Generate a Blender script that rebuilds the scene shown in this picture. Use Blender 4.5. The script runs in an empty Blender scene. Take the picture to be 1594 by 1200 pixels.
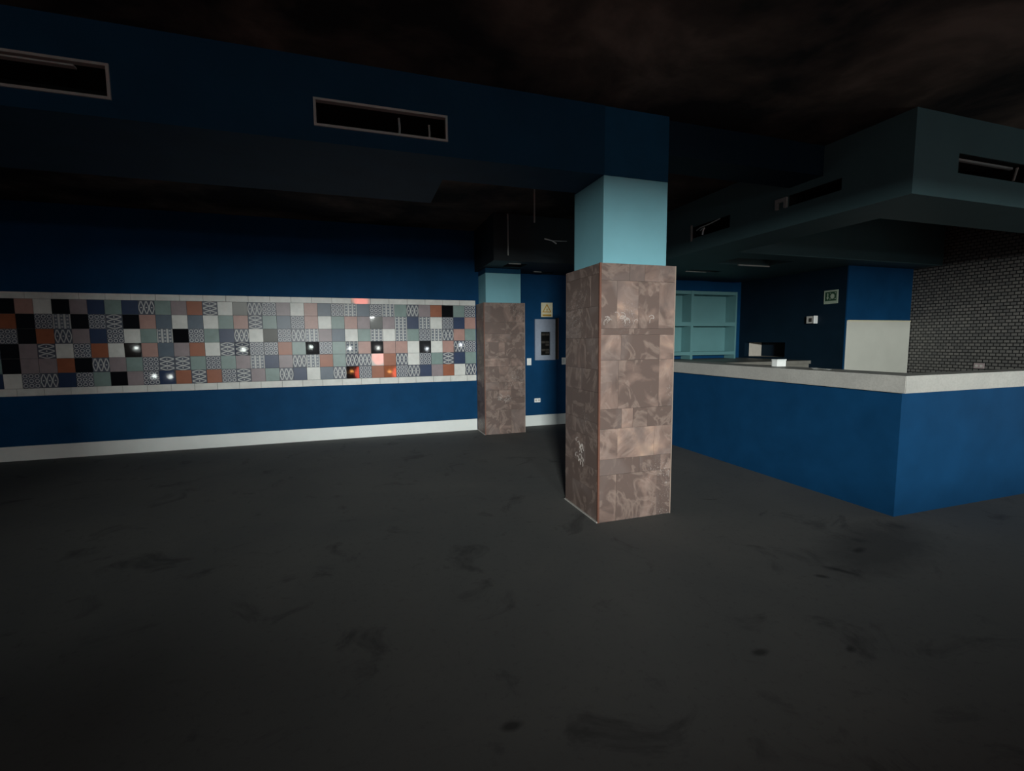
import bpy, bmesh, math, random
from mathutils import Vector, Matrix
C = bpy.context.scene
COL = C.collection
random.seed(7)
W_PX, H_PX = 1594, 1200

# ------------------------------------------------------------------ camera
F_PX, YAW, PITCH, ROLL, EYE = 726.99, 0.3163, 0.0950, 0.0080, 1.6
fw = Vector((math.sin(YAW)*math.cos(PITCH), math.cos(YAW)*math.cos(PITCH), -math.sin(PITCH)))
rt = Vector((math.cos(YAW), -math.sin(YAW), 0.0))
dn = fw.cross(rt).normalized()
rt, dn = math.cos(ROLL)*rt + math.sin(ROLL)*dn, -math.sin(ROLL)*rt + math.cos(ROLL)*dn
up = -dn
cd = bpy.data.cameras.new('camera'); cam = bpy.data.objects.new('camera', cd); COL.objects.link(cam)
cd.sensor_fit = 'HORIZONTAL'; cd.sensor_width = 36.0; cd.lens = 36.0*F_PX/W_PX; cd.clip_start = 0.05; cd.clip_end = 200
cam.matrix_world = Matrix(((rt.x, up.x, -fw.x, 0), (rt.y, up.y, -fw.y, 0), (rt.z, up.z, -fw.z, EYE), (0, 0, 0, 1)))
C.camera = cam

# ------------------------------------------------------------------ light and exposure
C.view_settings.view_transform = 'Standard'; C.view_settings.look = 'None'
C.view_settings.exposure = 0.0; C.view_settings.gamma = 1.0; C.view_settings.use_curve_mapping = False
wd = bpy.data.worlds.new('dusk'); C.world = wd; wd.use_nodes = True
wd.node_tree.nodes['Background'].inputs[0].default_value = (0.42, 0.60, 0.70, 1)
wd.node_tree.nodes['Background'].inputs[1].default_value = 0.02

def area(name, loc, target, sx, sy, power, color, spread=180):
    l = bpy.data.lights.new(name, 'AREA'); l.shape = 'RECTANGLE'; l.size = sx; l.size_y = sy
    l.energy = power; l.color = color; l.spread = math.radians(spread)
    o = bpy.data.objects.new(name, l); COL.objects.link(o); o.location = loc
    o.rotation_euler = (Vector(target)-Vector(loc)).to_track_quat('-Z', 'Y').to_euler(); return o
def point(name, loc, r, power, color):
    l = bpy.data.lights.new(name, 'POINT'); l.shadow_soft_size = r; l.energy = power; l.color = color
    o = bpy.data.objects.new(name, l); COL.objects.link(o); o.location = loc; return o

# last daylight over the street, coming in above the sill of the shop front behind the camera
area('street_daylight', (-3.3, -10.0, 2.95), (0.5, 4.0, 1.5), 1.2, 0.42, 2700, (0.95, 1.0, 0.975))
area('left_wall_fill', (0.2, -10.0, 2.95), (0.5, 4.0, 1.5), 1.2, 0.42, 300, (0.95, 1.0, 0.975))  # added weak fill, lifts the dim left end of the back wall
# added weak fill, low behind the sill, brightening beam, bulkheads and ceiling
area('upper_room_fill', (3.0, -10.0, 1.80), (2.6, 4.0, 2.3), 5.0, 0.4, 80, (0.86, 0.95, 1.0))
# faint light from the side doorway in the mosaic wall
area('side_door_light', (9.75, 0.4, 1.15), (5.0, 0.6, 1.1), 1.8, 2.0, 30, (0.93, 1.0, 0.97))
area('tile_reflection_light', (.8, -5.62, 2.35), (.6, 8.0, 1.7), .9, .7, 6, (0.95, 1.0, 0.93))  # added unseen lamp for one aimed black tile to mirror
area('tile_reflection_light', (-3.8, -5.62, 2.45), (-2.4, 8.0, 1.7), .9, .7, 6, (0.95, 1.0, 0.93))  # same added lamp again, mirrored by two other black tiles
# added ambient fill for the whole room, just inside the front wall
area('ambient_fill', (1.0, -5.8, 1.4), (2.2, 6.0, 1.4), 5.0, 2.0, 8, (0.72, 0.90, 1.0))

# ------------------------------------------------------------------ scene constants (metres)
D = 8.18            # back wall
CEIL = 3.52
XS = 7.90           # side wall behind the bar
YB = 5.84           # short wall with the white panel
XM = 9.48           # mosaic wall
XL = -6.2           # left wall
YF = -6.0           # shop front wall, behind the camera
BX, BY = 4.514, 2.80   # bar corner
HB = 2.82           # underside of the bulkheads

# ------------------------------------------------------------------ helpers
def tag(o, label=None, cat=None, group=None, kind=None):
    if label: o['label'] = label
    if cat: o['category'] = cat
    if group: o['group'] = group
    if kind: o['kind'] = kind
    return o
def link(name, bm, mats, parent=None, smooth=False):
    bmesh.ops.recalc_face_normals(bm, faces=bm.faces)
    me = bpy.data.meshes.new(name); bm.to_mesh(me); bm.free()
    if not isinstance(mats, (list, tuple)): mats = [mats]
    for m in mats: me.materials.append(m)
    if smooth:
        for p in me.polygons: p.use_smooth = True
    o = bpy.data.objects.new(name, me); COL.objects.link(o)
    if parent is not None:
        o.parent = parent; o.matrix_parent_inverse = Matrix.Translation(-Vector(parent.location))
    return o
def empty(name, loc, label, cat, group=None):
    o = bpy.data.objects.new(name, None); COL.objects.link(o); o.location = loc; o.empty_display_size = 0.1
    return tag(o, label, cat, group)
def box(bm, a, b, mi=0):
    vs = [bm.verts.new((x, y, z)) for x in (a[0], b[0]) for y in (a[1], b[1]) for z in (a[2], b[2])]
    for q in ((0,1,3,2), (4,6,7,5), (0,4,5,1), (2,3,7,6), (0,2,6,4), (1,5,7,3)):
        f = bm.faces.new([vs[i] for i in q]); f.material_index = mi
    return vs
def bevel_box(a, b, w=0.004, seg=2):
    bm = bmesh.new(); box(bm, a, b); bmesh.ops.recalc_face_normals(bm, faces=bm.faces)
    bmesh.ops.bevel(bm, geom=bm.edges[:], offset=w, segments=seg, affect='EDGES', profile=0.5); return bm
def solid(bm, adds, subs=(), mi=0):
    """one watertight skin round the union of the 'adds' boxes minus the 'subs' boxes"""
    ax = []
    for k in range(3):
        ax.append(sorted({round(v, 5) for bx in list(adds)+list(subs) for v in (bx[0][k], bx[1][k])}))
    def inside(c, bs): return any(all(bx[0][k] < c[k] < bx[1][k] for k in range(3)) for bx in bs)
    n = [len(a)-1 for a in ax]; full = {}
    for i in range(n[0]):
        for j in range(n[1]):
            for k in range(n[2]):
                c = ((ax[0][i]+ax[0][i+1])/2, (ax[1][j]+ax[1][j+1])/2, (ax[2][k]+ax[2][k+1])/2)
                if inside(c, adds) and not inside(c, subs): full[(i, j, k)] = 1
    vc = {}
    def v(i, j, k):
        if (i, j, k) not in vc: vc[(i, j, k)] = bm.verts.new((ax[0][i], ax[1][j], ax[2][k]))
        return vc[(i, j, k)]
    for (i, j, k) in full:
        for d, q in (((-1,0,0), ((0,0,0),(0,0,1),(0,1,1),(0,1,0))), ((1,0,0), ((1,0,0),(1,1,0),(1,1,1),(1,0,1))),
                     ((0,-1,0), ((0,0,0),(1,0,0),(1,0,1),(0,0,1))), ((0,1,0), ((0,1,0),(0,1,1),(1,1,1),(1,1,0))),
                     ((0,0,-1), ((0,0,0),(0,1,0),(1,1,0),(1,0,0))), ((0,0,1), ((0,0,1),(1,0,1),(1,1,1),(0,1,1)))):
            if (i+d[0], j+d[1], k+d[2]) not in full:
                f = bm.faces.new([v(i+a, j+b, k+c) for a, b, c in q]); f.material_index = mi
    return bm
def S(adds, subs=()):
    return solid(bmesh.new(), adds, subs)
def tube(bm, pts, r, n=8, cap=True):
    pts = [Vector(p) for p in pts]; rings = []
    for i, p in enumerate(pts):
        d = (pts[min(i+1, len(pts)-1)]-pts[max(i-1, 0)]).normalized()
        a = d.cross(Vector((0, 0, 1)) if abs(d.z) < .9 else Vector((1, 0, 0))).normalized(); b = d.cross(a)
        rings.append([bm.verts.new(p+r*(math.cos(2*math.pi*t/n)*a+math.sin(2*math.pi*t/n)*b)) for t in range(n)])
    for u, w in zip(rings, rings[1:]):
        for t in range(n): bm.faces.new((u[t], u[(t+1) % n], w[(t+1) % n], w[t]))
    if cap: bm.faces.new(rings[0]); bm.faces.new(rings[-1])
    return bm
def poly_prism(bm, pts, org, ux, uy, depth):
    """flat outline (u,v) standing on a plane, thick along ux x uy"""
    org, ux, uy = Vector(org), Vector(ux), Vector(uy); n = ux.cross(uy).normalized()
    lo = [bm.verts.new(org+u*ux+v*uy) for u, v in pts]; hi = [bm.verts.new(org+u*ux+v*uy+depth*n) for u, v in pts]
    bm.faces.new(lo); bm.faces.new(hi)
    for i in range(len(pts)):
        j = (i+1) % len(pts); bm.faces.new((lo[i], lo[j], hi[j], hi[i]))

# ------------------------------------------------------------------ materials
class G:
    """tiny node-graph writer"""
    def __init__(s, name):
        s.m = bpy.data.materials.new(name); s.m.use_nodes = True; s.t = s.m.node_tree
        s.b = s.t.nodes['Principled BSDF']
    def n(s, kind, **kw):
        nd = s.t.nodes.new(kind)
        for k, v in kw.items():
            if k in nd.inputs.keys() if not k.startswith('_') else False: nd.inputs[k].default_value = v
            elif k.startswith('_'): setattr(nd, k[1:], v)
        return nd
    def l(s, a, b): s.t.links.new(a, b)
    def coord(s, which='Object'): return s.n('ShaderNodeTexCoord').outputs[which]
    def math(s, op, a, b=None, c=None):
        nd = s.t.nodes.new('ShaderNodeMath'); nd.operation = op
        for i, x in enumerate((a, b, c)):
            if x is None: continue
            if isinstance(x, (int, float)): nd.inputs[i].default_value = x
            else: s.l(x, nd.inputs[i])
        return nd.outputs[0]
    def noise(s, vec, scale, detail=4, rough=.55, dist=0):
        nd = s.t.nodes.new('ShaderNodeTexNoise'); nd.inputs['Scale'].default_value = scale
        nd.inputs['Detail'].default_value = detail; nd.inputs['Roughness'].default_value = rough; nd.inputs['Distortion'].default_value = dist
        if vec is not None: s.l(vec, nd.inputs['Vector'])
        return nd.outputs['Fac']
    def ramp(s, fac, stops):
        nd = s.t.nodes.new('ShaderNodeValToRGB'); el = nd.color_ramp.elements
        while len(el) < len(stops): el.new(0.5)
        for e, (p, c) in zip(el, stops):
            e.position = p; e.color = (*c, 1) if len(c) == 3 else c
        s.l(fac, nd.inputs[0]); return nd.outputs[0]
    def mix(s, fac, a, b, blend='MIX'):
        nd = s.t.nodes.new('ShaderNodeMix'); nd.data_type = 'RGBA'; nd.blend_type = blend
        if isinstance(fac, (int, float)): nd.inputs[0].default_value = fac
        else: s.l(fac, nd.inputs[0])
        for i, x in ((6, a), (7, b)):
            if isinstance(x, tuple): nd.inputs[i].default_value = (*x, 1)
            else: s.l(x, nd.inputs[i])
        return nd.outputs[2]
    def bump(s, h, strength, dist=.01):
        nd = s.t.nodes.new('ShaderNodeBump'); nd.inputs['Strength'].default_value = strength; nd.inputs['Distance'].default_value = dist
        s.l(h, nd.inputs['Height']); s.l(nd.outputs[0], s.b.inputs['Normal'])
    def done(s, color, rough=.6, spec=.3, metal=0):
        if isinstance(color, tuple): s.b.inputs['Base Color'].default_value = (*color, 1)
        else: s.l(color, s.b.inputs['Base Color'])
        if isinstance(rough, (int, float)): s.b.inputs['Roughness'].default_value = rough
        else: s.l(rough, s.b.inputs['Roughness'])
        s.b.inputs['Specular IOR Level'].default_value = spec; s.b.inputs['Metallic'].default_value = metal
        return s.m
def paint(name, c, var=.12, rough=.6, scale=3, spec=.3):
    g = G(name); co = g.coord()
    f = g.noise(co, scale, 5, .6); a = tuple(x*(1-var) for x in c); b = tuple(min(1, x*(1+var)) for x in c)
    col = g.ramp(f, [(.3, a), (.7, b)])
    g.bump(g.noise(co, 160, 2), .08, .002)
    return g.done(col, rough, spec)
def plain(name, c, rough=.5, metal=0, spec=.4):
    g = G(name); f = g.noise(g.coord(), 25, 3)
    return g.done(g.ramp(f, [(.3, tuple(x*.93 for x in c)), (.7, tuple(min(1, x*1.05) for x in c))]), rough, spec, metal)

M = {}
M['blue'] = paint('deep_blue_wall_paint', (.0052, .043, .112), spec=.04)
M['navy'] = paint('navy_head_paint', (.006, .046, .095), spec=.1)
M['beamnavy'] = paint('dark_navy_beam_paint', (.0042, .030, .062), spec=.1)
M['blacknavy'] = paint('near_black_navy_paint', (.0035, .012, .022), spec=.1)
M['teal'] = paint('pale_teal_paint', (.175, .40, .46), .05)
M['dteal'] = paint('bulkhead_teal_paint', (.050, .100, .110), .06)
M['white'] = paint('white_paint', (.62, .65, .63), .05, .5)
M['trimwhite'] = paint('white_baseboard', (.66, .69, .67), .05, .45)
M['plastic'] = plain('white_plastic', (.78, .79, .77), .35)
M['metal'] = plain('galvanised_metal', (.42, .42, .41), .45, .6)
M['aluminium'] = plain('aluminium_frame', (.34, .33, .31), .45, .3)
M['black'] = plain('black_void_lining', (.006, .006, .006), .9, 0, .1)
M['brownmetal'] = plain('brown_corner_bead', (.14, .062, .042), .5)
M['greymetal'] = plain('grey_panel_enamel', (.30, .34, .42), .4, .2)
M['caulk'] = plain('pale_grout', (.42, .40, .37), .7)
M['bead'] = plain('tan_corner_bead', (.28, .22, .18), .6)
M['cream'] = plain('cream_board', (.60, .55, .38), .6)
M['yellow'] = plain('warning_ochre', (.42, .24, .02), .6)
M['ink'] = plain('dark_ink', (.03, .025, .02), .7)
M['signpale'] = plain('pale_green_sign_board', (.30, .36, .28), .5)
M['signgreen'] = plain('dark_green_sign_field', (.02, .055, .03), .5)
M['beige'] = plain('beige_wall_tile', (.50, .46, .40), .5)
M['panelwhite'] = paint('offwhite_panel', (.53, .53, .47), .04, .45)
M['worktop'] = paint('grey_worktop', (.20, .19, .165), .12, .5, 6)
M['blackpaint'] = paint('black_ceiling_paint', (.012, .018, .022), .3)
M['pinkplastic'] = plain('greyish_pink_plastic', (.30, .24, .24), .5)

def floor_mat():
    g = G('dusty_concrete_floor'); co = g.coord()
    big = g.noise(co, .55, 5, .6, .4); mid = g.noise(co, 2.3, 6, .65, .8); fine = g.noise(co, 22, 4, .7)
    base = g.ramp(big, [(.3, (.095, .099, .099)), (.7, (.13, .129, .122))])
    base = g.mix(g.ramp(mid, [(.30, (.75,)*3), (.42, (0,)*3)]), base, (.050, .050, .050))
    base = g.mix(g.ramp(fine, [(.25, (.5,)*3), (.45, (0,)*3)]), base, (.06, .06, .06))
    # one broad soft dark patch and small scuffs in front of the bar
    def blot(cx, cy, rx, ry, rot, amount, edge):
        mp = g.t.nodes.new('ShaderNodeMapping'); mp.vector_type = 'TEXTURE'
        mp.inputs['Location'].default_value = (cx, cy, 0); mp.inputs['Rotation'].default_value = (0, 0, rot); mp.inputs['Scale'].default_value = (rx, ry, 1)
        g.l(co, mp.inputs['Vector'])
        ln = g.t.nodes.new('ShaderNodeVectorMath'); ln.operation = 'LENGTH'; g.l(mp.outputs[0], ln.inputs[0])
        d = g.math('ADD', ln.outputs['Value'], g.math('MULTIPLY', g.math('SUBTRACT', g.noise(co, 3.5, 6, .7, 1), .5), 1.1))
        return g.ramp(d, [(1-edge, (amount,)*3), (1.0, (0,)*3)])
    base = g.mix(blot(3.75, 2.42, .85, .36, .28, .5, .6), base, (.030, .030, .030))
    for a in ((3.12, 2.23, .13, .035, -1.0), (2.92, 2.22, .06, .03, -.6), (3.55, 2.42, .10, .04, .2), (1.9, 1.75, .06, .03, 0), (.55, 1.72, .06, .03, 0), (2.36, 1.62, .05, .03, .4)):
        base = g.mix(blot(*a, .7, .7), base, (.014, .014, .014))
    g.bump(fine, .15, .004)
    return g.done(base, .75, .25)
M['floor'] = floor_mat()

def ceil_mat():
    g = G('sooty_black_ceiling'); co = g.coord()
    f = g.noise(co, .9, 5, .6, .3); k = g.noise(co, 7, 4, .6)
    col = g.ramp(f, [(.42, (.012, .012, .013)), (.58, (.06, .048, .040)), (.72, (.13, .10, .083))])
    g.bump(k, .3, .02)
    return g.done(col, .85, .15)
M['ceiling'] = ceil_mat()

def counter_mat():
    g = G('pale_speckled_counter'); co = g.coord()
    f = g.noise(co, 60, 3, .7); k = g.noise(co, 3, 4)
    col = g.mix(g.ramp(f, [(.35, (.5,)*3), (.6, (0,)*3)]), g.ramp(k, [(.3, (.36, .355, .33)), (.7, (.45, .445, .41))]), (.30, .295, .27))
    return g.done(col, .5, .35)
M['counter'] = counter_mat()

def mosaic_mat():
    g = G('grey_glazed_mosaic'); co = g.coord()
    sp = g.t.nodes.new('ShaderNodeSeparateXYZ'); g.l(co, sp.inputs[0])
    cb = g.t.nodes.new('ShaderNodeCombineXYZ'); g.l(sp.outputs['Y'], cb.inputs[0]); g.l(sp.outputs['Z'], cb.inputs[1])
    br = g.t.nodes.new('ShaderNodeTexBrick'); g.l(cb.outputs[0], br.inputs['Vector'])
    br.inputs['Scale'].default_value = 1; br.inputs['Brick Width'].default_value = .078; br.inputs['Row Height'].default_value = .052
    br.inputs['Mortar Size'].default_value = .008; br.inputs['Mortar Smooth'].default_value = .2; br.inputs['Bias'].default_value = 0
    br.inputs['Color1'].default_value = (.135, .128, .118, 1); br.inputs['Color2'].default_value = (.085, .083, .080, 1); br.inputs['Mortar'].default_value = (.012, .012, .012, 1)
    g.bump(g.math('SUBTRACT', 1, br.outputs['Fac']), .5, .006)
    return g.done(br.outputs['Color'], .45, .35)
M['mosaic'] = mosaic_mat()
M['shelfteal'] = paint('shelf_teal_paint', (.105, .235, .245), .05)

def stone_mat():
    g = G('brown_marbled_stone_slabs'); co = g.coord()
    at = g.t.nodes.new('ShaderNodeAttribute'); at.attribute_name = 'slab'
    sp = g.t.nodes.new('ShaderNodeSeparateColor'); g.l(at.outputs['Color'], sp.inputs[0])
    off = g.t.nodes.new('ShaderNodeVectorMath'); off.operation = 'MULTIPLY_ADD'
    cb = g.t.nodes.new('ShaderNodeCombineXYZ'); g.l(sp.outputs[1], cb.inputs[0]); g.l(sp.outputs[2], cb.inputs[1]); g.l(sp.outputs[1], cb.inputs[2])
    off.inputs[1].default_value = (30, 30, 30); g.l(cb.outputs[0], off.inputs[0]); g.l(co, off.inputs[2])
    v = off.outputs[0]
    swirl = g.noise(v, 2.0, 4, .5, 2.2); vein = g.noise(v, 2.6, 3, .5, 3.0); blotch = g.noise(v, 1.7, 1.5, .45, .8)
    dark = (.120, .086, .074); mid = (.235, .165, .138); tan = (.43, .295, .22)
    t = g.math('ADD', g.math('MULTIPLY', g.math('SUBTRACT', swirl, .5), 1.25), sp.outputs[0])
    col = g.ramp(t, [(.20, dark), (.46, mid), (.74, tan)])
    col = g.mix(g.ramp(vein, [(.52, (0,)*3), (.60, (.30,)*3), (.70, (0,)*3)]), col, (.40, .31, .26))
    col = g.mix(g.ramp(blotch, [(.55, (0,)*3), (.62, (.55,)*3)]), col, (.165, .130, .118))
    # chalky scrapes at hand height
    sc = g.noise(co, 26, 4, .75, 3); where = g.noise(co, 1.6, 1, .3)
    chalk = g.math('MULTIPLY', g.ramp(sc, [(.57, (0,)*3), (.63, (1,)*3)]), g.ramp(where, [(.60, (0,)*3), (.68, (.6,)*3)]))
    col = g.mix(chalk, col, (.50, .47, .44))
    g.bump(swirl, .15, .01)
    return g.done(col, .5, .3)
M['stone'] = stone_mat()
M['chalk'] = plain('pale_chalk_scrape', (.42, .38, .35), .9)

# glazed tiles: flat colours and printed patterns drawn in the tile's own UV
TILE_R = .36
def tile_flat(name, c):
    g = G('tile_'+name); f = g.noise(g.coord(), 9, 4, .6)
    col = g.ramp(f, [(.3, tuple(x*.88 for x in c)), (.7, tuple(min(1, x*1.08) for x in c))])
    g.bump(g.noise(g.coord(), 14, 2), .03, .004)
    return g.done(col, TILE_R, .25)
def tile_pattern(name, kind, ink, ground):
    g = G('tile_'+name); sp = g.t.nodes.new('ShaderNodeSeparateXYZ'); g.l(g.coord('UV'), sp.inputs[0])
    u, v = sp.outputs['X'], sp.outputs['Y']
    if kind == 'bars': u, v = v, u
    def cell(x, n): return g.math('SUBTRACT', g.math('MULTIPLY', g.math('FRACT', g.math('MULTIPLY', x, n)), 2), 1)   # -1..1
    ab = lambda x: g.math('ABSOLUTE', x)
    lt = lambda a, b: g.math('LESS_THAN', a, b)
    if kind in ('chain', 'bars'):
        p = ab(cell(u, 3)); c = g.math('SUBTRACT', .52, g.math('MULTIPLY', .36, g.math('COSINE', g.math('MULTIPLY', v, 2*math.pi))))
        line = lt(ab(g.math('SUBTRACT', p, c)), .21)
        edge = g.math('GREATER_THAN', ab(cell(v, 1)), .90)
        bead = lt(g.math('ADD', g.math('MULTIPLY', p, p), g.math('POWER', g.math('MULTIPLY', g.math('SUBTRACT', v, .5), 7), 2)), .10)
        m = g.math('MAXIMUM', g.math('MULTIPLY', line, g.math('SUBTRACT', 1, edge)), bead)
    elif kind == 'dots':
        a, b = cell(u, 3), cell(v, 3); r2 = g.math('ADD', g.math('MULTIPLY', a, a), g.math('MULTIPLY', b, b))
        ring = g.math('MULTIPLY', lt(r2, .75), g.math('GREATER_THAN', r2, .22)); cross = g.math('GREATER_THAN', g.math('MULTIPLY', ab(a), ab(b)), .72)
        m = g.math('MAXIMUM', ring, cross)
    else:   # beads
        a, b = ab(cell(u, 3)), cell(v, 4)
        m = g.math('MAXIMUM', g.math('GREATER_THAN', a, .62), lt(g.math('ADD', g.math('MULTIPLY', a, a), g.math('MULTIPLY', b, b)), .16))
    return g.done(g.mix(m, ink, ground), TILE_R, .25)
INK, GND = (.062, .072, .100), (.42, .43, .42)
TM = [('W', tile_flat('white', (.58, .59, .56))), ('B', tile_flat('black', (.006, .006, .007))), ('N', tile_flat('navy', (.022, .040, .090))),
      ('O', tile_flat('terracotta', (.27, .090, .045))), ('G', tile_flat('sage', (.18, .25, .235))), ('M', tile_flat('mauve_grey', (.235, .195, .205))),
      ('P', tile_flat('dusty_pink', (.36, .215, .185))), ('S', tile_flat('slate', (.085, .115, .150))),
      ('x', tile_pattern('chain_print', 'chain', INK, GND)), ('h', tile_pattern('turned_chain_print', 'bars', INK, GND)),
      ('d', tile_pattern('ring_print', 'dots', INK, (.34, .35, .36))), ('v', tile_pattern('bead_print', 'beads', (.11, .13, .16), (.42, .43, .42)))]
TM = [(k, m) for k, m in TM]
for k, m in list(TM):                       # the same tiles with a mirror-bright glaze
    g2 = m.copy(); g2.name = m.name+'_bright_glaze'; b2 = g2.node_tree.nodes['Principled BSDF']
    b2.inputs['Roughness'].default_value = .045; b2.inputs['Specular IOR Level'].default_value = .5; TM.append(('g'+k, g2))
TI = {k: i for i, (k, _) in enumerate(TM)}
ROWS = ["BPWBMNGNxGMOhWBxdMWPSdvSdvGxMOBGd",
        "OBdvBdhBPSWSWGPhGSdPWGPMBMvNvWdNP",
        "dBOxMNdWGvBdGNxWBdxvMSWGvWvGdvxPG",
        "BMhWdOWBPSMOWhhddOGBdGvPBPPWBWPxd",
        "BMMOBxMGdhhGdGMvNMxvOGxxWOxWdGhNG",
        "WdxNdGBMdNOhOdhMGxNWSxBdOOdxNMOWx"]
X_FIRST = -4.6

# ------------------------------------------------------------------ the room
def struct(name, bm, mat):
    o = link(name, bm, mat); o['kind'] = 'structure'; return o
T = .12
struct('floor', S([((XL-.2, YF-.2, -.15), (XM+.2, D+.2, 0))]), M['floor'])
struct('ceiling', S([((XL-.2, YF-.2, CEIL), (XM+.2, D+.2, CEIL+.15))]), M['ceiling'])
struct('wall_back', S([((XL-.2, D, 0), (XS+1.2, D+T, CEIL))]), M['blue'])
struct('wall_left', S([((XL-T, YF, 0), (XL, D, CEIL))]), M['blue'])
struct('wall_front', S([((XL, YF-T, 0), (XM, YF, CEIL))], [((-2.99, YF-1, 2.15), (-2.1, YF+1, 2.81)), ((-2.2, YF-1, 2.00), (5.2, YF+1, 2.81))]), M['white'])  # unseen wall; opening and stepped sill shaped to shade floor, left and top
OPN = ((XS-1, 7.02, 1.235), (XS+.2, 8.02, 1.53))
struct('wall_right', S([((XM, YF, 0), (XM+T, YB, CEIL))], [((XM-1, -.5, -.1), (XM+1, 1.3, 2.2))]), M['mosaic'])
struct('wall_inner_right', S([((XS, YB+.02, 0), (XS+T, D, CEIL))], [OPN]), M['blacknavy'])
struct('wall_inner_back', S([((XS, YB, 0), (XM, YB+.02, CEIL))]), M['blue'])
bm = S([((XS+T, 6.98, 1.19), (8.56, 8.07, 1.58))], [((XS-1, 7.02, 1.235), (8.52, 8.02, 1.53))])
struct('trim_1', bm, M['beige'])
struct('trim_2', S([((8.36, 7.021, 1.236), (8.519, 8.019, 1.529))]), M['blacknavy'])
struct('baseboard_back', S([((XL, D-.022, 0), (2.0, D, .203))]), M['trimwhite'])
struct('baseboard_back_right', S([((2.76, D-.022, 0), (BX, D, .203))]), M['trimwhite'])

# ------------------------------------------------------------------ tile panel
Z0, Z1, PITCH_T = .8949, 2.3187, .2
ZB = Z0 + .106                                   # top of lower border
PZ = (Z1 - Z0 - .106 - .092)/6
LAMPS = {}
def facing(c, lamp):
    c, lamp = Vector(c), Vector(lamp); return ((Vector((0, 0, EYE))-c).normalized()+(lamp-c).normalized()).normalized()
RED = Vector((.47, -2.0, .33)); EMBER = Vector((.10, -2.1, .40)); GLOW = Vector((.8, -5.6, 2.35)); GLOW2 = Vector((-3.8, -5.6, 2.45)); WHITE1 = Vector((-.55, -2.2, 1.05)); WHITE2 = Vector((1.2, -2.3, .95)); WHITE3 = Vector((2.1, -2.4, 1.0)); WHITE4 = Vector((-3.0, -2.2, .75)); WHITE5 = Vector((-1.75, -2.4, 1.02))
def tile_quad(bm, uvl, x0, x1, z0, z1, mi, nrm=None, gap=.0022):
    x0 += gap; x1 -= gap; z0 += gap; z1 -= gap; cx, cz = (x0+x1)/2, (z0+z1)/2; yf = D-.014
    if nrm is None: nrm = Vector((random.gauss(0, .0055), -1, random.gauss(0, .0055)))
    def y(x, z): return yf + ((x-cx)*nrm.x + (z-cz)*nrm.z)/(-nrm.y)
    P = [(x0, z0), (x1, z0), (x1, z1), (x0, z1)]
    yf -= max(0, max(y(x, z) for x, z in P)-(D-.003))
    fr = [bm.verts.new((x, y(x, z), z)) for x, z in P]; bk = [bm.verts.new((x, D-.001, z)) for x, z in P]
    f = bm.faces.new(fr); f.material_index = mi
    for lp, uv in zip(f.loops, ((0, 0), (1, 0), (1, 1), (0, 1))): lp[uvl].uv = uv
    for i in range(4):
        q = bm.faces.new((fr[i], bk[i], bk[(i+1) % 4], fr[(i+1) % 4])); q.material_index = mi
panel = empty('tile_panel', (-1.7, D-.007, Z0), 'long band of patchwork glazed tiles set into the blue back wall', 'tiled panel')
bm = bmesh.new(); uvl = bm.loops.layers.uv.new('UVMap')
AIM = {(.2, 5): (RED, 1), (.2, 6): (RED, 0), (.2, 4): (WHITE2, 1), (-.2, 5): (RED, 0), (0.0, 6): (RED, 0), (.4, 5): (RED, 0), (.4, 6): (EMBER, 1), (-.2, 6): (EMBER, 1),
       (-1.8, 1): (GLOW2, 1), (-1.4, 3): (GLOW2, 1), (.2, 2): (GLOW, 1),
       (-.8, 4): (WHITE1, 1), (1.0, 4): (WHITE3, 1), (-.2, 4): (WHITE2, 1), (1.6, 4): (WHITE3, 1), (-1.8, 4): (WHITE5, 1), (-3.0, 6): (WHITE4, 1), (-2.8, 6): (WHITE4, 1), (-3.2, 4): (WHITE4, 1)}
keys = 'WBNOGMPSxhdv'
for r in range(6):
    z1 = Z1-.092-r*PZ; z0 = z1-PZ
    for k in range(-7, 33):
        gl = 0; ch = ROWS[r][k] if k >= 0 else random.choice(keys)
        x0 = X_FIRST+k*.2; kk = (round(x0, 1)+0.0, r+1); n = None
        for (ax, ar), (lp, shiny) in AIM.items():
            if abs(ax-x0) < .05 and ar == r+1: gl = shiny; n = facing((x0+.1+random.uniform(-.04, .04), D, (z0+z1)/2+random.uniform(-.04, .04)), lp)
        tile_quad(bm, uvl, x0, x0+.2, z0, z1, TI['g'+ch if gl or ch == 'B' else ch], n)
link('tile_field', bm, [m for _, m in TM], panel)
for nm, za, zb, off in (('border_strip', Z1-.092, Z1, -.082), ('border_strip', Z0, ZB, .03)):
    bm = bmesh.new(); uvl = bm.loops.layers.uv.new('UVMap')
    k = -20
    while True:
        x0 = off+.3*k; x1 = x0+.3; k += 1
        if x0 > 2.0: break
        n = facing((x0+.15, D, (za+zb)/2), RED) if (za > 2 and k == 1) else None
        tile_quad(bm, uvl, x0, min(x1, 2.0), za, zb, 1 if n is not None else 0, n)
    link(nm, bm, [TM[0][1], dict(TM)['gW']], panel)
link('grout_bed', S([((-6.1, D-.006, Z0), (2.0, D-.0008, Z1))]), plain('dark_grout', (.055, .058, .06), .8), panel)

# small lamps out by the street door, seen only as glints in the glaze
point('street_brake_lamp', RED, .26, 45, (1.0, .13, .08))
point('street_ember_lamp', EMBER, .05, 4, (1.0, .40, .10))
point('street_lamp', WHITE1, .05, 6, (.85, 1.0, .92))
point('street_lamp', WHITE2, .05, 6, (.95, 1.0, .95))
point('street_lamp', WHITE3, .05, 6, (.85, .93, 1.0))
point('street_lamp', WHITE4, .05, 5, (.90, 1.0, .95))
point('street_lamp', WHITE5, .07, 7, (.90, 1.0, .92))

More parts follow.
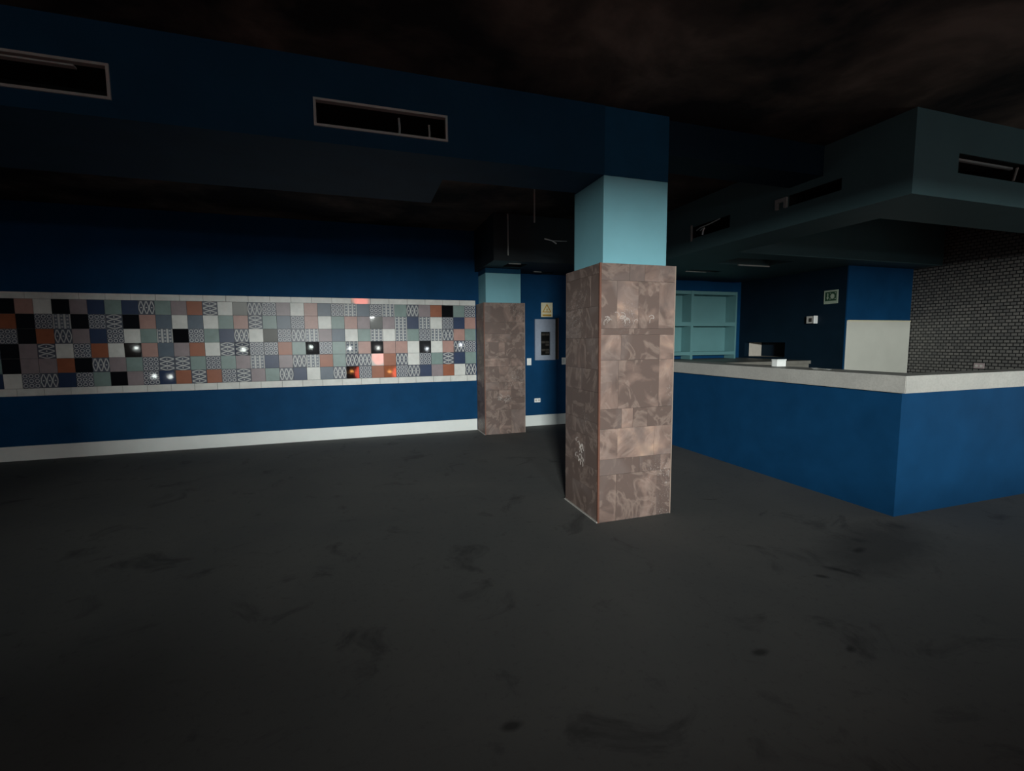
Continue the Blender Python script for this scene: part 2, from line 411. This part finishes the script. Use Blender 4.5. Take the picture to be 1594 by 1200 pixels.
# ------------------------------------------------------------------ columns
def slabs(bm, lay, org, ux, n, width, rows, rnd):
    org, ux, n = Vector(org), Vector(ux), Vector(n)
    for (za, zb, cuts) in rows:
        for (a, b, tone) in cuts:
            g = .0008; d = .02 + rnd.uniform(-.0012, .0012)
            P = [(a*width+g, za+g), (b*width-g, za+g), (b*width-g, zb-g), (a*width+g, zb-g)]
            lo = [bm.verts.new(org+ux*u+Vector((0, 0, v))) for u, v in P]; hi = [bm.verts.new(org+ux*u+Vector((0, 0, v))+n*d) for u, v in P]
            fs = [bm.faces.new(hi)]+[bm.faces.new((lo[i], lo[(i+1) % 4], hi[(i+1) % 4], hi[i])) for i in range(4)]
            c = (tone, rnd.random(), rnd.random(), 1)
            for f in fs:
                for lp in f.loops: lp[lay] = c
FRONT = [(0, .422, [(0, .24, .55), (.24, .80, .46), (.80, 1, .25)]), (.422, .563, [(0, .55, .18), (.55, .85, .42), (.85, 1, .66)]),
         (.563, .831, [(0, .25, .66), (.25, .75, .72), (.75, 1, .64)]), (.831, 1.005, [(0, .30, .28), (.30, .45, .70), (.45, .65, .50), (.65, 1, .22)]),
         (1.005, 1.428, [(0, .25, .66), (.25, .80, .44), (.80, 1, .62)]), (1.428, 1.646, [(0, .28, .60), (.28, .80, .36), (.80, 1, .64)]),
         (1.646, 1.698, [(0, .45, .30), (.45, 1, .36)]), (1.698, 2.103, [(0, .22, .44), (.22, .50, .66), (.50, .78, .40), (.78, 1, .66)]),
         (2.103, 2.2455, [(0, .38, .48), (.38, .58, .36), (.58, 1, .60)])]
def rand_rows(rnd, top, tone=.42):
    z = 0; out = []
    while z < top-.01:
        h = rnd.choice([.14, .2, .27, .42]); zb = min(top, z+h)
        if top-zb < .08: zb = top
        c = sorted(rnd.sample([.25, .35, .5, .65, .78], rnd.choice([1, 2]))); e = [0]+c+[1]
        out.append((z, zb, [(a, b, tone+rnd.uniform(-.2, .22)) for a, b in zip(e, e[1:])])); z = zb
    return out
def column(x0, x1, y0, y1, zs, zt, ztop, ins, label, front, seed, marks, wall):
    rnd = random.Random(seed); e = empty('column', ((x0+x1)/2, (y0+y1)/2, 0), label, 'column', 'columns clad in brown stone')
    bm = bmesh.new(); lay = bm.loops.layers.color.new('slab'); t = .02
    slabs(bm, lay, (x0, y0+t, 0), (1, 0, 0), (0, -1, 0), x1-x0, front or rand_rows(rnd, zs), rnd)
    slabs(bm, lay, (x0+t, y1, 0), (0, -1, 0), (-1, 0, 0), y1-y0-t, rand_rows(rnd, zs, .24), rnd)  # left face slabs toned darker, its shade put into the colour
    slabs(bm, lay, (x1-t, y0+t, 0), (0, 1, 0), (1, 0, 0), y1-y0-t, rand_rows(rnd, zs), rnd)
    if not wall: slabs(bm, lay, (x1-t, y1-t, 0), (-1, 0, 0), (0, 1, 0), x1-x0-2*t, rand_rows(rnd, zs), rnd)
    clad = link('stone_cladding', bm, M['stone'], e)
    link('cladding_bed', S([((x0+t, y0+t, 0), (x1-t, y1-(0 if wall else t), zs-.004))]), M['caulk'], e)
    yb = y1-(0 if wall else ins)
    link('painted_shaft', bevel_box((x0+ins, y0+ins, zs-.004), (x1-ins, yb, zt), .006, 2), M['teal'], e)
    if ztop > zt+.02: link('painted_head', S([((x0+ins, y0+ins, zt), (x1-ins, yb, ztop))]), M['navy'], e)
    bm = bmesh.new(); box(bm, (x0-.004, y0-.004, 0), (x0+.012, y0+.012, zs)); link('corner_bead', bm, M['brownmetal'], e)
    bm = bmesh.new(); box(bm, (x1-.006, y0-.003, 0), (x1+.003, y0+.006, zs)); link('corner_bead', bm, M['bead'], e)
    bm = bmesh.new(); box(bm, (x0-.012, y0, 0), (x0, y1, .012)); link('grout_line', bm, M['caulk'], e)
    for (kind, u, z, w, h, n) in marks:
        bm = bmesh.new()
        for i in range(n):
            a = rnd.uniform(0, w); b = rnd.uniform(0, h); pts = []
            ang = rnd.uniform(.4, 2.2)
            for s in range(5):
                uu = u+a+s*.012*math.cos(ang+s*.45); zz = z+b+s*.014*math.sin(ang+s*.45)
                pts.append((uu, y0-.0016, zz) if kind == 'f' else (x0-.0016, uu, zz))
            tube(bm, pts, .0022, 5)
        tag(link('chalk_mark', bm, M['chalk'], clad), 'pale scribbled scrape marks')
    return e
column(1.9414, 2.6895, 3.5422, 4.218, 2.2455, 2.9738, CEIL, .058, 'tall near column clad in brown stone beside the bar, pale blue top', FRONT, 3,
       [('f', 1.99, 1.74, .34, .06, 16), ('f', 2.42, 1.77, .06, .04, 3), ('l', 3.86, .46, .12, .20, 16)], False)
column(2.0118, 2.7371, 7.6317, D, 2.2441, 2.7391, HB, .051, 'farther stone-clad column standing against the back wall by the tile band', None, 11,
       [('f', 2.28, .52, .20, .16, 16)], True)

# ------------------------------------------------------------------ beams, bulkheads, soffit
V1 = ((-2.27, 3.085, 3.265), (-1.375,)); VZ = (3.085, 3.245)
bm = S([((XL, 3.592, 2.9706), (.735, 4.80, CEIL)), ((.735, 3.592, 2.9706), (2.0, 4.10, CEIL))],
       [((-2.27, 3.5, VZ[0]), (-1.378, 3.95, VZ[1]+.022)), ((-.218, 3.5, VZ[0]), (.676, 3.95, VZ[1]))])
tag(link('ceiling_beam', bm, M['beamnavy']), 'long boxed navy ceiling beam with two slot vents, meeting the near column', 'beam')
tag(link('ceiling_beam', S([((2.632, 3.66, 3.23), (BX, 4.05, CEIL))]), M['blacknavy']), 'shallow dark beam between the near column and the bar bulkhead', 'beam')
ring_add = [((BX, 2.837, HB), (XM, 3.50, CEIL)), ((BX, 2.837, HB), (5.124, D, CEIL)), ((5.1, 5.40, HB), (XS, D, CEIL)), ((XS-.1, 5.40, HB), (XM, YB, CEIL))]
SV = [((BX-.1, 4.90, 3.01), (BX+.3, 5.63, 3.165)), ((BX-.1, 3.46, 3.035), (BX+.3, 4.05, 3.15))]
FV = ((5.085, 2.7, 3.045), (6.05, 3.2, 3.215))
CUTS = [((5.50, 5.78, HB-.1), (6.62, 6.27, 3.2)), ((5.61, 6.95, HB-.1), (6.27, 7.12, 3.1))]
tag(link('ceiling_bulkhead', S(ring_add, SV+[FV]+CUTS), M['dteal']), 'dropped grey-teal bulkhead running round above the bar', 'bulkhead')
tag(link('ceiling_soffit', S([((2.0, 6.95, HB), (BX, D, CEIL))], [((2.30, 7.15, HB-.1), (2.62, 7.5, 3.1)), ((3.00, 7.88, HB-.1), (3.4, 8.04, 3.0))]), M['blackpaint']),
    'dark lowered soffit at the back wall over the electrical panel', 'soffit')

# ------------------------------------------------------------------ air vents
def front_vent(x0, x1, z0, z1, y, label, double=False, bits=()):
    e = empty('air_vent', ((x0+x1)/2, y, z0), label, 'vent', 'open slot vents in the navy beam')
    w = .012; y0, y1 = y-.012, y+.03
    bm = S([((x0-w, y0, z0-w), (x1+w, y1, z1+w))], [((x0+.004, y0-1, z0+.004), (x1-.004, y1+1, z1-.004))])
    link('frame', bm, M['aluminium'], e)
    if double: link('inner_rail', S([((x0, y0+.002, z1-.030), (x1-.16, y1, z1-.020))]), M['aluminium'], e)
    link('duct', S([((x0, y+.03, z0), (x1, y+.355, z1))], [((x0+.006, y-1, z0+.006), (x1-.006, y+.34, z1-.006))]), M['black'], e)
    for (bx, bz0, bz1, r) in bits:
        bm = bmesh.new(); tube(bm, [(bx, y+.09, bz0), (bx+.004, y+.085, (bz0+bz1)/2), (bx, y+.09, bz1)], r, 10); link('hanger_strap', bm, M['metal'], e)
    return e
front_vent(-2.27, -1.378, VZ[0], VZ[1]+.022, 3.592, 'slot vent with thin metal frame at the far left end of the navy beam', True)
front_vent(-.218, .676, VZ[0], VZ[1], 3.592, 'slot vent with pale straps inside, in the navy beam nearer the column', False,
           [(.345, VZ[0]+.01, VZ[1]-.008, .009), (.565, VZ[0]+.012, VZ[1]-.03, .008)])
def side_vent(y0, y1, z0, z1, label):
    e = empty('air_vent', (BX, (y0+y1)/2, z0), label, 'vent', 'open slot vents in the side of the bar bulkhead')
    link('duct', S([((BX+.006, y0, z0), (BX+.295, y1, z1))], [((BX-1, y0+.005, z0+.005), (BX+.28, y1-.005, z1-.005))]), M['black'], e)
    return e
e = side_vent(4.90, 5.63, 3.01, 3.165, 'broken slot vent with hanging trim on the bulkhead side, beside the near column')
link('frame_end', S([((BX-.012, 5.60, 2.975), (BX+.006, 5.625, 3.19))]), M['aluminium'], e)
bm = bmesh.new(); tube(bm, [(BX-.01, 5.50, 3.10), (BX-.03, 5.40, 3.115), (BX-.035, 5.25, 3.12), (BX-.02, 5.05, 3.15)], .008); link('loose_trim', bm, M['metal'], e)
bm = bmesh.new(); tube(bm, [(BX-.015, 5.34, 3.10), (BX-.03, 5.35, 3.06), (BX-.03, 5.36, 3.01)], .012); tube(bm, [(BX-.015, 5.42, 3.08), (BX-.028, 5.36, 3.095)], .008); link('hanging_clip', bm, M['metal'], e)
e = side_vent(3.46, 4.05, 3.035, 3.15, 'dark slot vent on the bulkhead side, nearer the bar corner')
link('bracket', S([((BX-.03, 4.06, 3.03), (BX+.004, 4.20, 3.14))], [((BX-1, 4.09, 3.0), (BX+1, 4.17, 3.10))]), M['metal'], e)
e = empty('air_vent', (5.6, 2.837, 3.045), 'dark slot vent with a slanted metal strip in the bulkhead front over the bar', 'vent')
link('duct', S([((5.085, 2.845, 3.045), (6.05, 3.195, 3.215))], [((5.09, 2, 3.05), (6.045, 3.18, 3.21))]), M['black'], e)
link('rail', S([((5.092, 2.86, 3.165), (5.90, 2.885, 3.183))]), M['metal'], e)
bm = bmesh.new(); tube(bm, [(5.87, 2.835, 3.052), (5.905, 2.83, 3.17)], .010); link('loose_strip', bm, M['aluminium'], e)

# pale rims of the ceiling cut-outs
def strip(x0, x1, y, z, label, t=.012):
    bm = bmesh.new(); box(bm, (x0, y-.012, z-t), (x1, y+.012, z)); o = link('metal_strip', bm, M['aluminium']); tag(o, label, 'metal strip', 'bare metal strips under the ceiling'); return o
strip(5.97, 6.62, 6.262, HB+.001, 'bright metal strip edging the ceiling cut-out above the back worktop', .02)
strip(5.61, 6.05, 7.112, HB+.001, 'faint metal strip under the bulkhead just right of the near column')
strip(2.30, 2.50, 7.140, HB+.001, 'short metal strip under the soffit above the farther column')
strip(2.99, 3.14, 7.870, HB+.001, 'faint short metal strip over the warning sign on the back wall')
e = empty('light_fitting', (6.1, 6.1, HB+.1), 'broken light fitting dangling in the ceiling cut-out above the back worktop', 'light fitting')
bm = bmesh.new(); tube(bm, [(6.05, 6.12, 3.2), (6.04, 6.10, 3.03), (6.06, 6.08, 2.94)], .006); link('cable', bm, M['ink'], e)
bm = bmesh.new(); tube(bm, [(6.06, 6.08, 2.955), (6.06, 6.08, 2.90)], .022, 12); link('lamp_holder', bm, M['plastic'], e)
bm = bmesh.new(); tube(bm, [(6.20, 6.14, 3.2), (6.22, 6.12, 3.0), (6.17, 6.08, 2.90)], .012); link('bracket', bm, M['metal'], e)

# hanging rods and cable
for (x, y, zb, label) in ((2.205, 6.88, 2.89, 'thin ceiling rod hanging above the farther column'), (2.085, 5.45, 3.03, 'longer ceiling rod hanging between the beam and the near column')):
    e = empty('ceiling_rod', (x, y, CEIL), label, 'rod', 'thin rods hanging from the ceiling')
    bm = bmesh.new(); tube(bm, [(x, y, CEIL), (x, y, zb)], .011, 10); link('rod', bm, M['aluminium'], e)
    bm = bmesh.new(); tube(bm, [(x, y, CEIL), (x, y, CEIL-.02)], .04, 16); link('ceiling_cap', bm, M['ink'], e)
e = empty('hanging_bracket', (2.55, 5.8, CEIL), 'bent metal bracket on wires, hanging left of the near column', 'bracket')
bm = bmesh.new()
tube(bm, [(2.36, 5.8, 2.925), (2.47, 5.8, 2.905), (2.53, 5.8, 2.870)], .009); tube(bm, [(2.47, 5.8, 2.905), (2.68, 5.8, 2.910)], .005); link('arm', bm, M['metal'], e)
for p in ((2.40, 2.62, 3.2), (2.58, 2.8, 3.3)):
    bm = bmesh.new(); tube(bm, [(p[0], 5.8, 2.912), ((p[0]+p[1])/2, 5.8, 3.05), (p[1], 5.8, CEIL)], .003, 6); link('wire', bm, M['ink'], e)

# ------------------------------------------------------------------ back wall fittings
e = empty('electrical_panel', (3.32, D, 1.24), 'open grey electrical panel on the blue back wall under the yellow sign', 'electrical panel')
px0, px1, pz0, pz1 = 3.121, 3.528, 1.240, 2.000
link('cover', S([((px0, D-.045, pz0), (px1, D-.012, pz1))], [((3.238, D-1, 1.332), (3.424, D+1, 1.765))]), M['greymetal'], e)
bx_ = link('box', S([((px0+.01, D-.012, pz0+.01), (px1-.01, D, pz1-.01))]), M['black'], e)
for i in range(8):
    if i in (2, 5, 6): continue
    link('breaker', S([((3.335, D-.036, 1.36+i*.048), (3.405, D-.012, 1.40+i*.048))]), M['ink'], bx_)
    if i in (0, 3): continue
    link('breaker', S([((3.255, D-.036, 1.36+i*.048), (3.325, D-.012, 1.40+i*.048))]), M['ink'], bx_)
link('open_slot', S([((px1+.012, D-.018, pz0+.005), (3.585, D, pz1+.02))], [((px1+.02, D-1, pz0+.02), (3.565, D-.006, pz1-.01))]), M['ink'], e)
link('slot_edge', S([((3.585, D-.03, pz0), (3.603, D, pz1+.02))]), M['brownmetal'], e)
e = empty('warning_sign', (3.37, D, 2.04), 'small cream warning sign with ochre triangle above the electrical panel', 'sign')
link('board', bevel_box((3.257, D-.010, 2.040), (3.487, D, 2.306), .002, 1), M['cream'], e)
bm = bmesh.new(); o3 = (3.372, D-.0125, 2.105)
def tri(r): return [(r*math.cos(a), r*math.sin(a)+.075) for a in (math.radians(90), math.radians(210), math.radians(330))]
ot, it_ = tri(.108), tri(.074)
vs_o = [(bm.verts.new(Vector(o3)+Vector((u, 0, v))), bm.verts.new(Vector(o3)+Vector((u, .0025, v)))) for u, v in ot]
vs_i = [(bm.verts.new(Vector(o3)+Vector((u, 0, v))), bm.verts.new(Vector(o3)+Vector((u, .0025, v)))) for u, v in it_]
for i in range(3):
    j = (i+1) % 3
    bm.faces.new((vs_o[i][0], vs_o[j][0], vs_i[j][0], vs_i[i][0])); bm.faces.new((vs_o[i][0], vs_o[j][0], vs_o[j][1], vs_o[i][1])); bm.faces.new((vs_i[i][0], vs_i[j][0], vs_i[j][1], vs_i[i][1]))
tr = link('triangle', bm, M['yellow'], e)
bm = bmesh.new(); poly_prism(bm, [(.012, .118), (-.018, .060), (.0, .064), (-.012, .022), (.022, .080), (.004, .076)], (3.372, D-.010, 2.105), (1, 0, 0), (0, 0, 1), .003); link('bolt_symbol', bm, M['yellow'], tr)
link('caption_band', S([((3.285, D-.0125, 2.058), (3.46, D-.010, 2.088))]), M['yellow'], e)

def plate(x0, x1, z0, z1, name, label, cat, group=None, rocker=True, socket=False):
    e = empty(name, ((x0+x1)/2, D, z0), label, cat, group)
    pl = link('plate', bevel_box((x0, D-.010, z0), (x1, D, z1), .003, 2), M['plastic'], e)
    cx, cz = (x0+x1)/2, (z0+z1)/2
    if socket:
        for s in (-1, 1):
            bm = bmesh.new(); tube(bm, [(cx+s*.03, D-.009, cz), (cx+s*.03, D-.0125, cz)], .020, 16); link('socket', bm, M['caulk'], pl)
    else:
        link('rocker', bevel_box((cx-.018, D-.0145, cz-.034), (cx+.018, D-.008, cz+.034), .002, 1), M['trimwhite'], pl)
plate(2.972, 3.058, 1.147, 1.278, 'light_switch', 'white light switch to the left of the electrical panel', 'light switch', 'white light switches on the back wall')
plate(3.676, 3.764, 1.145, 1.277, 'light_switch', 'white light switch to the right of the electrical panel', 'light switch', 'white light switches on the back wall')
plate(3.118, 3.240, .443, .520, 'wall_socket', 'white double socket low on the blue back wall below the electrical panel', 'socket', None, False, True)

# ------------------------------------------------------------------ bar
tag(link('bar_counter', S([((BX, BY, 0), (BX+.20, D-.001, 1.1214)), ((BX, BY, 0), (XM-.001, BY+.20, 1.1214))]), M['blue']), 'blue painted bar half-wall turning a corner beside the near column', 'bar')
bm = S([((BX-.056, BY-.058, 1.1214), (BX+.35, D-.001, 1.273)), ((BX-.056, BY-.058, 1.1214), (XM-.001, BY+.16, 1.273))])
bmesh.ops.recalc_face_normals(bm, faces=bm.faces)
bmesh.ops.bevel(bm, geom=[e for e in bm.edges if len(e.link_faces) == 2 and e.calc_face_angle(0) > .5], offset=.005, segments=2, affect='EDGES')
tag(link('countertop', bm, M['counter']), 'thick pale L-shaped ledge along the top of the blue bar', 'countertop')
e = empty('worktop', (6.3, 7.4, 1.2), 'grey back worktop under the shelf unit, behind the bar', 'worktop')
link('top', bevel_box((BX+.352, 6.45, 1.14), (XS-.001, D-.001, 1.20), .004, 2), M['worktop'], e)
link('front_panel', S([((BX+.354, 6.49, .95), (XS-.002, 6.52, 1.14))]), M['worktop'], e)
for x in (4.90, 6.3, 7.78): link('support', S([((x, 6.62, 0), (x+.08, D-.05, 1.14))]), M['blue'], e)

# shelf unit
e = empty('shelf_unit', (6.4, 8.0, 1.2), 'pale teal open shelf unit on the back worktop behind the bar', 'shelf unit')
ys, yb_ = 7.88, D-.004; xr, xd, xl = 7.525, 6.375, 5.30
link('back_panel', S([((xl, yb_-.014, 1.28), (xr, yb_, 2.56))]), M['shelfteal'], e)
for (a, b, nm) in ((xr-.035, xr, 'side_panel'), (xl, xl+.035, 'side_panel'), (xd, xd+.058, 'divider')):
    link(nm, S([((a, ys-.004 if nm == 'divider' else ys, 1.20), (b, yb_-.014, 2.572))]), M['shelfteal'], e)
for (z0, z1) in ((2.505, 2.570), (1.870, 1.950), (1.282, 1.350)):
    for (a, b) in ((xl+.035, xd), (xd+.058, xr-.035)): link('shelf', S([((a, ys+.002, z0), (b, yb_-.014, z1))]), M['shelfteal'], e)

# things on the bar ledge
e = empty('small_box', (4.79, 4.32, 1.273), 'small white box on the bar ledge in front of the dark wall', 'box')
link('body', bevel_box((4.712, 4.28, 1.273), (4.848, 4.36, 1.340), .004, 2), M['plastic'], e)
link('lid', bevel_box((4.709, 4.277, 1.340), (4.851, 4.363, 1.358), .003, 2), M['trimwhite'], e)
bm = bmesh.new()
gx = [4.57, 4.61, 4.655, 4.69]; zz = [.016, .001, .008, .001]
lo = []; hi = []
for x, z in zip(gx, zz):
    lo.append([bm.verts.new((x, y, 1.273+z+dz)) for y, dz in ((3.56, .0), (3.66, .004), (3.73, .001))]); hi.append([bm.verts.new((v.co.x, v.co.y, v.co.z+.0012)) for v in lo[-1]])
for i in range(3):
    for j in range(2):
        bm.faces.new((hi[i][j], hi[i+1][j], hi[i+1][j+1], hi[i][j+1])); bm.faces.new((lo[i][j], lo[i][j+1], lo[i+1][j+1], lo[i+1][j]))
tag(link('paper_scrap', bm, M['plastic']), 'creased white scrap of paper lying on the bar ledge', 'paper')

# ------------------------------------------------------------------ wall fittings behind the bar
e = empty('exit_sign', (XS, 6.13, 2.2), 'square green emergency sign with arrow on the dark wall behind the bar', 'sign')
link('board', bevel_box((XS-.012, 6.0, 2.205), (XS, 6.257, 2.44), .002, 1), M['signpale'], e)
gf = link('green_field', S([((XS-.014, 6.025, 2.255), (XS-.012, 6.232, 2.412))]), M['signgreen'], e)
oo = Vector((XS-.014, 6.232, 2.255)); ux, uz = (0, -1, 0), (0, 0, 1)
bm = bmesh.new(); poly_prism(bm, [(.040, .135), (.056, .135), (.056, .062), (.072, .062), (.048, .022), (.024, .062), (.040, .062)], oo, ux, uz, .002); link('arrow', bm, M['signpale'], gf)
bm = bmesh.new(); poly_prism(bm, [(.135+.036*math.cos(t*math.pi/9), .078+.044*math.sin(t*math.pi/9)) for t in range(18)], oo, ux, uz, .002)
for (u, v) in ((.085, .125), (.178, .125), (.085, .025), (.178, .025)): poly_prism(bm, [(u, v), (u+.016, v), (u+.016, v+.016), (u, v+.016)], oo, ux, uz, .002)
link('meeting_symbol', bm, M['signpale'], gf)
e = empty('wall_sensor', (XS, 6.45, 1.87), 'small white box fitting on the dark wall below the green sign', 'wall fitting')
link('back_box', bevel_box((XS-.07, 6.38, 1.875), (XS, 6.53, 2.005), .004, 1), M['caulk'], e)
link('face', bevel_box((XS-.085, 6.36, 1.870), (XS-.0, 6.38, 2.010), .003, 1), M['plastic'], e)
link('slot', S([((XS-.074, 6.42, 1.90), (XS-.070, 6.48, 1.97))]), M['ink'], e)
e = empty('wall_panel', (8.7, YB, 0), 'tall off-white panel on the short blue wall beside the grey mosaic', 'panel')
link('board', bevel_box((XS+.012, YB-.018, 0), (XM-.012, YB, 1.905), .003, 1), M['panelwhite'], e)
link('top_edge', S([((XS+.012, YB-.024, 1.890), (XM-.012, YB-.018, 1.908))]), M['cream'], e)
e = empty('wall_socket', (XM, 4.79, 1.1), 'greyish socket plate on the dark mosaic wall above the bar ledge', 'socket')
link('plate', bevel_box((XM-.014, 4.725, 1.100), (XM, 4.860, 1.186), .003, 2), M['pinkplastic'], e)
for y in (4.762, 4.823):
    bm = bmesh.new(); tube(bm, [(XM-.013, y, 1.143), (XM-.0165, y, 1.143)], .019, 16); link('socket', bm, M['caulk'], e)
